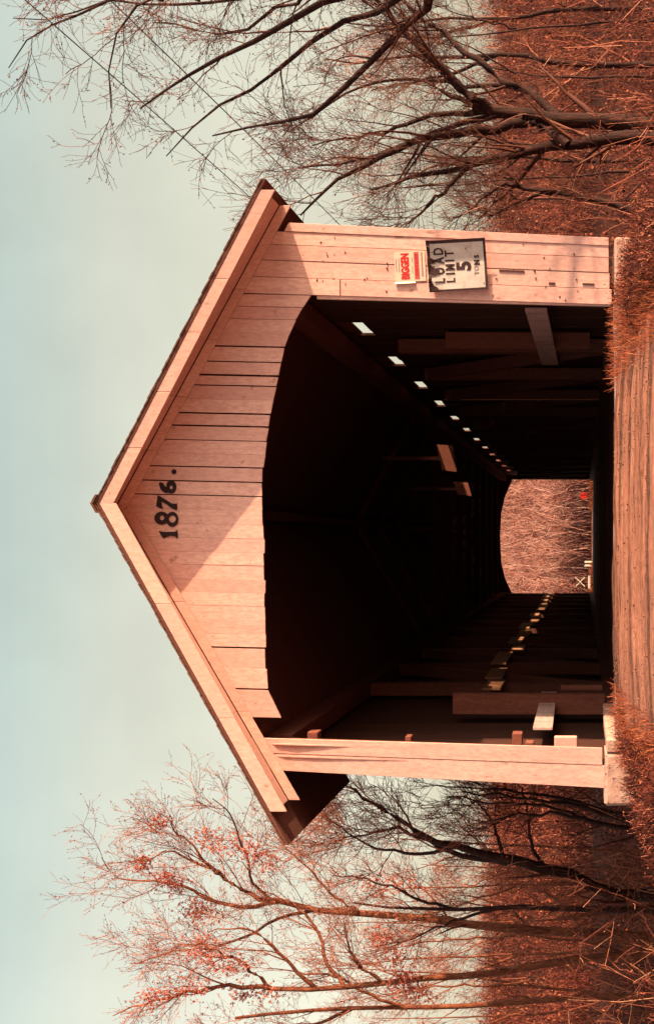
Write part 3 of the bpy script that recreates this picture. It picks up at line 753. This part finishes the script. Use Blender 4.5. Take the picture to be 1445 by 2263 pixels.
def grow(Pt, R, k, lr, ang, n, up, wob, rs=.55, rmin=.003, tmin=.2, gain=1.0):
    Nn, m, _ = Pt.shape; K = Nn * k
    par = np.repeat(np.arange(Nn), k)
    t = tmin + (1 - tmin) * rng.random(K); f = t * (m - 1.001); i0 = f.astype(int); fr = (f - i0)[:, None]
    base = Pt[par, i0] * (1 - fr) + Pt[par, i0 + 1] * fr
    tan = Pt[par, i0 + 1] - Pt[par, i0]; tan /= np.linalg.norm(tan, axis=1, keepdims=True) + 1e-9
    rp_ = R[par, i0] * (1 - fr[:, 0]) + R[par, i0 + 1] * fr[:, 0]
    rd_ = rng.normal(size=(K, 3)); rd_ -= tan * (rd_ * tan).sum(1, keepdims=True); rd_ /= np.linalg.norm(rd_, axis=1, keepdims=True)
    a = np.radians(ang[0] + (ang[1] - ang[0]) * rng.random(K))[:, None]
    d = tan * np.cos(a) + rd_ * np.sin(a)
    ln = (lr[0] + (lr[1] - lr[0]) * rng.random(K)) * (1.15 - .55 * t)
    out = np.zeros((K, n, 3)); out[:, 0] = base
    st = (ln / (n - 1))[:, None]
    for j in range(1, n):
        d = d + rng.normal(0, wob, (K, 3)) + np.array([0, 0, up]); d /= np.linalg.norm(d, axis=1, keepdims=True)
        out[:, j] = out[:, j - 1] + d * st
    r0 = np.maximum(rp_ * rs * (.6 + .4 * rng.random(K)), rmin * 1.2)
    Rr = r0[:, None] * (1 - np.linspace(0, .75, n))[None]
    return out, np.maximum(Rr, rmin)
def leaves(Pt, count, size, spread):
    Nn, m, _ = Pt.shape
    par = rng.integers(0, Nn, count); j = rng.integers(m // 2, m, count)
    c = Pt[par, j] + rng.normal(0, spread, (count, 3))
    a = rng.normal(size=(count, 3)); a /= np.linalg.norm(a, axis=1, keepdims=True)
    b = np.cross(a, rng.normal(size=(count, 3))); b /= np.linalg.norm(b, axis=1, keepdims=True)
    nn = np.cross(a, b)
    s = (size * (.6 + .8 * rng.random(count)))[:, None]
    V = np.stack([c + a * s, c + b * s * .7, c - a * s, c - b * s * .7, c + nn * s * .35], 1).reshape(-1, 3)
    i = np.arange(count)[:, None] * 5
    Q = np.concatenate([i + np.array([[0, 1, 4]]), i + np.array([[1, 2, 4]]), i + np.array([[2, 3, 4]]), i + np.array([[3, 0, 4]])])
    return V, Q
def tree(label, limbs, levels, base, bark='bark', twig='twig', buds=0, bud_mat='bud', bud_size=.012, bud_spread=.01, name='bare_tree', group='bare trees around the bridge', clumps=None):
    p, r = limbs[0]
    g = float(ground_z(np.array([p[0][0]]), np.array([p[0][1]]))[0])
    if p[0][2] > g:
        d0 = p[0] - p[1]; d0 = d0 / (abs(d0[2]) + 1e-6)
        ext = p[0] + d0 * min(1.5, p[0][2] - g) * .5; foot = np.array([ext[0], ext[1], g - .15])
        pp = spline([tuple(foot), tuple(ext)] + [tuple(q) for q in p], 16)
        limbs = [(pp, np.linspace(r[0] * 1.15, r[-1], 16))] + list(limbs[1:])
    t = thing(name, tuple(limbs[0][0][0]), label, 'tree', group)
    tubemesh('trunk', [tubes(p[None], r[None], 9) for p, r in limbs], M[bark], t)
    n = 16
    P0 = np.stack([p for p, r in limbs]); R0 = np.stack([r for p, r in limbs])
    parts = []; cur = (P0, R0)
    for li, L_ in enumerate(levels):
        nx = grow(*cur, **L_)
        parts.append(tubes(*nx, 5 if li == 0 else 3)); cur = nx if li == 0 or L_['k'] > 1 else cur
    c = tubemesh('crown', parts, M[twig], t); c['kind'] = 'stuff'
    if buds:
        V, Q = leaves(cur[0], buds, bud_size, bud_spread)
        b = link('buds', npmesh('buds', V, Q), M[bud_mat], t); b['kind'] = 'stuff'
    if clumps:
        Vs, Qs, o = [], [], 0
        for (x, y, Yd, rad, cnt, dx, dy) in clumps:
            cc = np.array(PI_(x, y, Yd)); e = np.array(PI_(x + dx, y + dy, Yd)) - cc
            q = (cc + e * (rng.random((cnt, 1)) - .5))[:, None, :] + rng.normal(0, rad, (cnt, 1, 3)); q = np.repeat(q, 2, 1)
            V, Q = leaves(q, cnt * 10, .014, .012); Vs.append(V); Qs.append(Q + o); o += len(V)
        b = link('leaf_clusters', npmesh('leaf_clusters', np.concatenate(Vs), np.concatenate(Qs)), M['leaf'], t); b['kind'] = 'stuff'
    return t
LV = lambda k1, k2, k3, s=1.0, up=.06: [
    dict(k=k1, lr=(.7 * s, 1.9 * s), ang=(22, 55), n=9, up=up, wob=.10, rs=.5, rmin=.005, tmin=.25),
    dict(k=k2, lr=(.35 * s, 1.0 * s), ang=(25, 60), n=7, up=up * .8, wob=.12, rs=.55, rmin=.0035, tmin=.15),
    dict(k=k3, lr=(.15 * s, .55 * s), ang=(25, 65), n=5, up=up * .5, wob=.14, rs=.6, rmin=.0026, tmin=.1)]

# right: multi-stem dark tree beside the bridge
YA = 19.0
A = [limb([(1500, 284), (1445, 280), (1298, 267), (1163, 256), (1083, 245), (1045, 232)], YA, YA, .16, .085),
     limb([(1083, 245), (1023, 200), (968, 145), (923, 100), (858, 30), (800, -30)], YA, YA - .8, .085, .02),
     limb([(1163, 270), (1068, 290), (963, 300), (898, 320), (838, 350), (773, 385), (723, 420), (690, 450), (664, 476)], YA, YA - .3, .085, .012),
     limb([(1113, 250), (1003, 280), (930, 305), (873, 330), (800, 352), (723, 365), (660, 372)], YA, YA + .7, .05, .012),
     limb([(1500, 306), (1445, 305), (1373, 305), (1253, 320), (1173, 332), (1083, 355), (1023, 370), (948, 380), (873, 405), (820, 420)], YA - .3, YA + .2, .12, .014),
     limb([(1033, 370), (990, 415), (958, 442), (930, 470), (903, 495)], YA, YA - .3, .04, .012),
     limb([(1253, 320), (1198, 285), (1133, 250), (1060, 236), (985, 205), (940, 180)], YA - .3, YA + .4, .07, .02),
     limb([(1290, 262), (1253, 255), (1223, 245), (1163, 205), (1098, 170), (1043, 130), (988, 85), (918, 30), (880, -10)], YA, YA + 1.0, .075, .025),
     limb([(1083, 245), (1035, 250), (985, 252), (930, 262), (870, 285), (800, 300), (740, 310), (690, 322)], YA, YA + 1.2, .05, .010),
     limb([(1173, 205), (1100, 190), (1020, 190), (930, 175), (850, 180), (780, 200), (700, 250), (640, 290)], YA + 1, YA + 1.5, .04, .010)]
tree('dark many-stemmed bare tree right of the bridge, its limb reaching the roof eave', A, LV(11, 7, 5, .95), PI_(1470, 290, YA), buds=900, bud_size=.016)
# right edge: tree standing outside the frame whose boughs reach in across the sky
YB2 = 16.0
base = Vector((9.6, 11.6, -1.6))
def from_base(mid, pix, Ya, Yb, r0, r1):
    p1, _ = limb(pix, Ya, Yb, r0, r1)
    pts = [tuple(base + Vector(m)) for m in mid] + [tuple(q) for q in p1[::3]]
    p = spline(pts, 16); return p, np.linspace(r0, r1, 16)
B = [(spline([tuple(base), (9.55, 11.7, 0), (9.4, 12.0, 1.4), (9.2, 12.3, 2.6), (9.0, 12.6, 3.8)], 16), np.linspace(.22, .12, 16)),
     from_base([(-.2, .4, 3.0)], [(960, -60), (913, 0), (893, 55), (818, 140), (723, 240), (645, 265), (560, 280), (470, 300)], 15, 17, .10, .010),
     from_base([(-.4, .7, 4.0)], [(800, -60), (723, 0), (620, 45), (550, 105), (440, 150), (390, 190), (345, 215), (310, 240)], 15, 16.5, .09, .010),
     from_base([(-.4, .7, 3.9)], [(900, -40), (858, 0), (790, 30), (723, 65), (655, 130), (590, 185), (500, 240), (440, 265), (368, 345)], 15, 17.5, .08, .007),
     from_base([(-.5, .9, 4.6)], [(400, -60), (300, -20), (230, 10), (160, 35), (60, 80), (20, 150)], 15, 16.5, .05, .006),
     from_base([(-.5, .9, 4.4)], [(480, -60), (380, -20), (270, 25), (262, 80), (240, 160), (232, 210), (246, 240)], 15, 15.5, .045, .006),
     from_base([(-.5, .9, 4.4)], [(560, -40), (470, 0), (390, 10), (290, 0), (200, 0), (130, 45), (30, 40)], 15.5, 17, .04, .006),
     from_base([(-.4, .8, 3.6)], [(700, -60), (640, -10), (560, 60), (460, 75), (390, 55), (340, 50)], 15.5, 17.5, .05, .008)]
tree('tall bare budding tree at the right frame edge, boughs hanging over the sky', B, LV(11, 7, 5, .85, .02), base, buds=4500, bud_size=.012, twig='twig')
# right: small leaning bush-tree next to the portal
Cc = [limb([(1420, 470), (1353, 450), (1298, 435), (1223, 420), (1163, 418), (1120, 405)], 18, 18.3, .07, .025),
      limb([(1163, 418), (1123, 405), (1073, 435), (1033, 465), (1000, 480)], 18.3, 18, .03, .010),
      limb([(1223, 420), (1160, 440), (1100, 470), (1060, 480)], 18.2, 18.6, .03, .010)]
tree('small leaning bare tree close beside the right portal post', Cc, LV(8, 6, 5, .6), PI_(1420, 470, 18))
# left: dark forked tree next to the portal
D = [limb([(1470, 1985), (1400, 1978), (1340, 1970), (1290, 1950), (1260, 1932), (1200, 1915), (1140, 1905), (1090, 1893)], 19, 19, .12, .07),
     limb([(1090, 1893), (1030, 1880), (960, 1858), (900, 1822), (850, 1790), (780, 1745), (735, 1730)], 19, 18.6, .06, .012),
     limb([(1120, 1908), (1050, 1895), (1000, 1885), (930, 1850), (880, 1835), (830, 1842), (760, 1850)], 19, 19.5, .05, .010),
     limb([(1200, 1910), (1172, 1870), (1165, 1800), (1158, 1755), (1140, 1720)], 19, 18.7, .03, .008),
     limb([(1110, 1897), (1100, 1850), (1085, 1810), (1060, 1780), (1020, 1760)], 19, 18.7, .03, .008),
     limb([(1000, 1875), (930, 1885), (870, 1880), (800, 1860), (740, 1820), (700, 1800)], 19.2, 19.8, .03, .008)]
tree('dark forked bare tree just left of the portal, leaning towards the post', D, LV(13, 8, 6, .8), PI_(1470, 1985, 19), twig='twig_red')
# left: thin leaning stems by the kerb block
D2 = [limb([(1430, 1830), (1340, 1800), (1260, 1780), (1180, 1768), (1100, 1760), (1020, 1748)], 16, 16.2, .035, .010),
      limb([(1430, 1840), (1350, 1826), (1270, 1806), (1200, 1797), (1140, 1802), (1080, 1815)], 16, 16.5, .035, .010),
      limb([(1430, 1822), (1340, 1790), (1250, 1768), (1150, 1752), (1050, 1742), (960, 1735)], 16.3, 16.8, .03, .008),
      limb([(1440, 1850), (1300, 1815), (1200, 1780), (1100, 1775), (990, 1760)], 16.5, 16.9, .03, .008)]
tree('cluster of thin leaning saplings beside the left concrete block', D2, LV(7, 5, 4, .5), PI_(1430, 1830, 16), name='sapling_cluster', twig='twig_near')
# left: straight thin dark tree
E = [limb([(1470, 2005), (1400, 2010), (1258, 2010), (1150, 2006), (1050, 2009), (950, 2008), (850, 2004), (780, 1995)], 22, 22, .085, .015),
     limb([(1100, 2008), (1040, 2022), (980, 2045), (900, 2075), (840, 2090)], 22, 22.3, .03, .008),
     limb([(1000, 2008), (930, 1990), (870, 1960), (800, 1940), (740, 1935)], 22, 21.6, .03, .008)]
tree('straight thin dark bare tree left of the forked tree', E, LV(12, 6, 5, .75), PI_(1470, 2005, 22), twig='twig_red')
# left: tall tree with orange lit trunk and pink leaf tufts
G = [limb([(1450, 2075), (1290, 2060), (1130, 2050), (1060, 2045), (950, 2030), (800, 2020), (700, 2010), (620, 1992)], 24, 24, .10, .05),
     limb([(620, 1992), (560, 1980), (500, 1945), (470, 1920), (420, 1900), (380, 1880), (345, 1890), (320, 1905)], 24, 23.5, .05, .008),
     limb([(620, 1992), (540, 2005), (470, 1990), (400, 1960), (330, 1945), (260, 1940), (225, 1895)], 24, 24.5, .045, .008),
     limb([(500, 1945), (460, 1910), (430, 1870), (390, 1840), (375, 1800)], 24, 23.5, .03, .008),
     limb([(600, 1990), (560, 1950), (545, 1890), (520, 1830), (500, 1790), (470, 1765)], 24, 23, .03, .008),
     limb([(700, 2010), (620, 2030), (540, 2070), (470, 2090), (400, 2100), (300, 2130)], 24, 24.8, .035, .008),
     limb([(800, 2020), (740, 1980), (690, 1930), (650, 1890), (610, 1850)], 24, 23.6, .03, .008)]
tree('tall tree left of the bridge with sunlit orange trunk and pink leaf tufts', G, LV(9, 6, 5, 1.0), PI_(1450, 2075, 24), bark='bark_orange', twig='twig_red', buds=5000, bud_size=.013,
     clumps=[(315, 1908, 23.6, .08, 110, 10, 10), (375, 1945, 24, .10, 150, 40, 25), (440, 2010, 24.2, .10, 170, 60, 10), (560, 1885, 23.5, .09, 160, 90, 60), (355, 1815, 23.5, .05, 40, 40, 10), (470, 1860, 23.6, .12, 90, 60, 30), (860, 1960, 23.8, .14, 160, 120, 10)])
H = [limb([(1450, 2105), (1290, 2120), (1130, 2146), (1050, 2155), (950, 2165), (850, 2171), (700, 2185), (600, 2185)], 23, 23, .085, .04),
     limb([(600, 2185), (520, 2180), (440, 2190), (370, 2205), (300, 2222), (250, 2245)], 23, 22.5, .045, .008),
     limb([(700, 2185), (650, 2140), (600, 2090), (560, 2060), (520, 2050), (460, 2060)], 23, 22.7, .04, .008),
     limb([(760, 2180), (720, 2120), (700, 2050), (640, 1995), (570, 1965)], 23, 23.6, .04, .008),
     limb([(600, 2185), (560, 2150), (500, 2110), (440, 2085), (380, 2095)], 23, 22.6, .035, .008),
     limb([(850, 2171), (800, 2140), (770, 2090), (760, 2040)], 23, 22.6, .035, .010)]
tree('reddish slanting tree at far left with pink leaf tufts along its boughs', H, LV(9, 6, 5, .95), PI_(1450, 2105, 23), bark='bark_orange', twig='twig_red', buds=4400, bud_size=.013,
     clumps=[(480, 2115, 22.8, .12, 240, 120, 40), (380, 2195, 22.6, .10, 200, 140, -30), (870, 2110, 22.8, .14, 300, 80, 120), (560, 2195, 23, .1, 140, 100, 0), (900, 2185, 23, .1, 140, 90, 20)])
K_ = [limb([(1450, 2200), (1250, 2205), (1040, 2222), (900, 2230), (780, 2228), (650, 2235), (520, 2250)], 26, 26, .075, .03),
      limb([(900, 2230), (820, 2200), (740, 2160), (660, 2150), (590, 2140)], 26, 25.5, .04, .008),
      limb([(780, 2228), (700, 2262), (600, 2290), (500, 2300)], 26, 26.4, .04, .008)]
tree('reddish bare tree at the extreme left edge of the view', K_, LV(10, 6, 5, .9), PI_(1450, 2200, 26), bark='bark_orange', twig='twig_red', buds=900, bud_size=.02)
# far taller trees behind the right tree
Fz = [limb([(1200, 130), (1100, 120), (1000, 128), (900, 122), (800, 140), (720, 130)], 34, 34, .10, .02),
      limb([(1200, 350), (1100, 345), (1000, 350), (900, 340), (830, 345)], 40, 40, .09, .02),
      limb([(1200, 30), (1100, 45), (980, 40), (860, 60), (760, 50)], 38, 38, .09, .02)]
for i, (lm, lb) in enumerate(zip(Fz, ('slender bare tree behind the right hand boughs', 'slender bare tree rising behind the many-stemmed tree', 'slender bare tree in the right top distance'))):
    tree(lb, [lm, limb([(1100, 120 + 225 * (i == 1) - 75 * (i == 2)), (1000, 160 + 200 * (i == 1) - 90 * (i == 2)), (900, 185 + 200 * (i == 1) - 90 * (i == 2)), (820, 200 + 190 * (i == 1) - 90 * (i == 2))], (34, 40, 38)[i], (35, 41, 39)[i], .06, .015)],
         LV(14, 8, 6, 1.1), tuple(lm[0][0]), twig='twig_red')

LLAB = ['thin reddish sapling nearest the left portal post, behind the dark forked tree', 'thin reddish sapling between the straight dark tree and the forked dark tree', 'thin reddish sapling just left of the sunlit orange trunk', 'tallest thin reddish sapling, second left of the orange trunk', 'thin reddish sapling beside the reddish slanting tree', 'thin reddish sapling at the outermost left edge of the brush', 'short thin sapling just behind the sunlit orange trunk', 'short thin sapling crossing behind the fork of the dark tree']
RLAB = ['thin dark sapling nearest the right frame edge', 'thin dark sapling second from the right frame edge, outside the many-stemmed tree', 'thin dark sapling leaning behind the small tree by the right post', 'thin dark sapling closest to the right portal post', 'thin dark sapling rising between the two stems of the many-stemmed tree']
for i, (x, y, Yd, top, tilt) in enumerate(((1180, 1870, 27, 860, -20), (1180, 1955, 29, 800, 15), (1180, 2070, 28, 760, -30), (1180, 2110, 31, 700, 30), (1180, 2180, 27, 740, -40), (1180, 2240, 30, 820, 10), (1180, 2035, 33, 900, 20), (1180, 1920, 32, 930, -10))):
    mid = (x + top) / 2
    lm = [limb([(1300, y - tilt * .3), (x, y), (mid, y + tilt * .6 + random.uniform(-12, 12)), (top, y + tilt)], Yd, Yd + .4, .045, .008),
          limb([(x - 40, y + tilt * .1), (mid, y + tilt + 40), (top + 60, y + tilt + 70)], Yd, Yd - .4, .028, .007)]
    tree(LLAB[i], lm, LV(11, 7, 5, .75, .08), tuple(lm[0][0][0]), bark='bark_orange', twig='twig_red', buds=250, bud_size=.018, name='sapling', group='thin saplings left of the bridge')
for i, (x, y, Yd, top, tilt) in enumerate(((1180, 60, 30, 900, 20), (1180, 165, 33, 880, -25), (1180, 395, 29, 930, 25), (1180, 440, 34, 960, -10), (1180, 320, 36, 900, 10))):
    mid = (x + top) / 2
    lm = [limb([(1300, y - tilt * .3), (x, y), (mid, y + tilt * .6 + random.uniform(-12, 12)), (top, y + tilt)], Yd, Yd + .4, .045, .008),
          limb([(x - 40, y + tilt * .1), (mid, y + tilt - 40), (top + 60, y + tilt - 70)], Yd, Yd - .4, .028, .007)]
    tree(RLAB[i], lm, LV(11, 7, 5, .75, .08), tuple(lm[0][0][0]), twig='twig', name='sapling', group='thin saplings right of the bridge')

def stones():
    n = 2600; x = rng.uniform(-1.75, 2.0, n); y = rng.uniform(9.8, 13.2, n)
    z = road_z(y) + .004
    sz = (.003 + .012 * rng.random(n) ** 4)[:, None]
    c = np.stack([x, y, z], -1)
    A_ = rng.normal(size=(n, 3)); A_ /= np.linalg.norm(A_, axis=1, keepdims=True)
    B_ = np.cross(A_, rng.normal(size=(n, 3))); B_ /= np.linalg.norm(B_, axis=1, keepdims=True); C_ = np.cross(A_, B_)
    V = np.stack([c + A_ * sz, c - A_ * sz, c + B_ * sz * .8, c - B_ * sz * .8, c + C_ * sz * .6, c - C_ * sz * .6], 1).reshape(-1, 3)
    T8 = np.array([[0, 2, 4], [2, 1, 4], [1, 3, 4], [3, 0, 4], [2, 0, 5], [1, 2, 5], [3, 1, 5], [0, 3, 5]])
    Q = (np.arange(n)[:, None, None] * 6 + T8[None]).reshape(-1, 3)
    tag(link('road_gravel', npmesh('road_gravel', V, Q), M['stone']), 'loose gravel and clods scattered on the dirt road', kind='stuff')
# ------------------------------------------------------------------ brush, thickets and grass
def stems(xy, h, lean, n, r, seg=4, s=3, z0=None):
    x, y = xy[:, 0], xy[:, 1]; K = len(x)
    z = ground_z(x, y) if z0 is None else z0
    base = np.stack([x, y, z - .03], -1)
    d = np.stack([rng.normal(0, lean, K), rng.normal(0, lean, K), np.ones(K)], -1); d /= np.linalg.norm(d, axis=1, keepdims=True)
    out = np.zeros((K, seg, 3)); out[:, 0] = base
    st = (h / (seg - 1))[:, None]
    for j in range(1, seg):
        d = d + rng.normal(0, .16, (K, 3)); d /= np.linalg.norm(d, axis=1, keepdims=True)
        out[:, j] = out[:, j - 1] + d * st
    R = (r * (.6 + .8 * rng.random(K)))[:, None] * np.linspace(1, .35, seg)[None]
    return out, R
def scatter(n, xr, yr, keep=None):
    p = np.stack([rng.uniform(*xr, n), rng.uniform(*yr, n)], -1)
    return p if keep is None else p[keep(p[:, 0], p[:, 1])]
def brush(name, xy, hr, lean, r, kids, kidlen, mat, seg=4, kid_n=3, kid_r=.003, label=None, nleaf=0, lsize=.02):
    h = rng.uniform(*hr, len(xy))
    Pt, R = stems(xy, h, lean, 0, r, seg)
    parts = [tubes(Pt, R, 3)]
    cur = (Pt, R)
    for k, kl in zip(kids, kidlen):
        cur = grow(*cur, k=k, lr=kl, ang=(20, 65), n=kid_n, up=.05, wob=.18, rs=.6, rmin=kid_r, tmin=.25)
        parts.append(tubes(*cur, 3))
    o = tubemesh(name, parts, M[mat], None, smooth=False)
    if nleaf:
        V_, Q_ = leaves(cur[0], nleaf, lsize, .05)
        lf = link('dead_leaves', npmesh('dead_leaves', V_, Q_), M['deadleaf'], o); lf['kind'] = 'stuff'
    return tag(o, label, None, None, 'stuff')
def wedge(x, y, m=1.25):          # what the lens can plausibly see, with a margin
    return (x < (.42 * y) * m + 2) & (x > -(.37 * y) * m - 2)
offroad = lambda x, y: wedge(x, y) & (np.abs(x - XC) > 3.7)
# near thickets either side
brush('thicket', scatter(2600, (2.9, 20), (11.0, 34), lambda x, y: wedge(x, y) & (((y > 14.8) & (x > 3.6)) | (x > 5.0))), (.7, 2.3), .35, .007, (3, 3), ((.3, .9), (.15, .45)), 'twig_right', kid_r=.0035, nleaf=15000, lsize=.016, label='dense red brown brush thicket on the right bank')
brush('thicket', scatter(3000, (-18, -2.6), (11.0, 34), lambda x, y: wedge(x, y) & (((y > 15.2) & (x < -3.3)) | (x < -4.4))), (.7, 2.3), .35, .007, (3, 3), ((.3, .9), (.15, .45)), 'twig_left', kid_r=.0035, nleaf=15000, lsize=.016, label='dense red brown brush thicket on the left bank')
# far bank and hillside brush
brush('hillside_brush', scatter(30000, (-60, 68), (53.5, 112), lambda x, y: wedge(x, y) & ((np.abs(x - XC) > 2.9) | (y > 61.8))), (.8, 2.6), .22, .017, (3,), ((.4, 1.2),), 'twig_hill', seg=3, kid_n=2, kid_r=.008, nleaf=45000, lsize=.075, label='bare reddish brush covering the hillside beyond the bridge')
brush('pale_brush', scatter(5200, (-6.5, 7), (62, 96)), (1.2, 3.0), .25, .016, (4,), ((.4, 1.2),), 'twig_pale', seg=3, kid_n=2, kid_r=.008, label='paler pinkish brush on the slope seen through the bridge')
brush('crest_brush', scatter(1500, (-60, 68), (84, 112), lambda x, y: wedge(x, y)), (2.0, 5.0), .18, .022, (6,), ((.6, 2.0),), 'twig_right', seg=4, kid_n=3, kid_r=.009, label='taller bare shrubs standing up along the crest of the hillside')
brush('riverbank_brush', scatter(5500, (-30, 34), (30, 54), lambda x, y: offroad(x, y) & (np.abs(x - XC) > 4.2)), (1.5, 4.2), .22, .013, (4,), ((.4, 1.4),), 'twig_hill', seg=4, kid_n=3, kid_r=.006, nleaf=22000, lsize=.05, label='tall bare brush along the river banks')
brush('low_brush', np.concatenate([scatter(500, (2.2, 4.6), (9.9, 12.2)), scatter(500, (-4.4, -1.75), (9.9, 12.1))]), (.08, .22), .6, .005, (5, 4), ((.06, .2), (.05, .14)), 'twig_near', kid_r=.0025, nleaf=5000, lsize=.010, label='low tangled brown brush beside the foreground road')
stones()
# dry grass at the road sides
def grass(name, xy, hr, mat, label, r=.0035, lean=.6):
    Pt, R = stems(xy, rng.uniform(*hr, len(xy)), lean, 0, r, 3)
    return tag(tubemesh(name, [tubes(Pt, R, 3)], M[mat], None, False), label, None, None, 'stuff')
grass('dry_grass', np.concatenate([scatter(3600, (1.62, 2.5), (10.2, 13.75), lambda x, y: rng.random(len(x)) < .9), scatter(1100, (2.4, 3.6), (12.2, 13.8))]), (.03, .22), 'straw', 'orange dry grass tufts at the right roadside')
grass('dry_grass', np.concatenate([scatter(3600, (-2.15, -1.45), (10.2, 13.5), lambda x, y: rng.random(len(x)) < .9), scatter(900, (-3.2, -2.1), (12.2, 13.4))]), (.03, .20), 'straw', 'orange dry grass tufts at the left roadside')
grass('dry_grass', scatter(5000, (-3.2, 3.6), (55.6, 63), lambda x, y: (np.abs(x - XC) > 1.2)), (.08, .3), 'straw', 'dry grass beside the road beyond the far opening', r=.008)
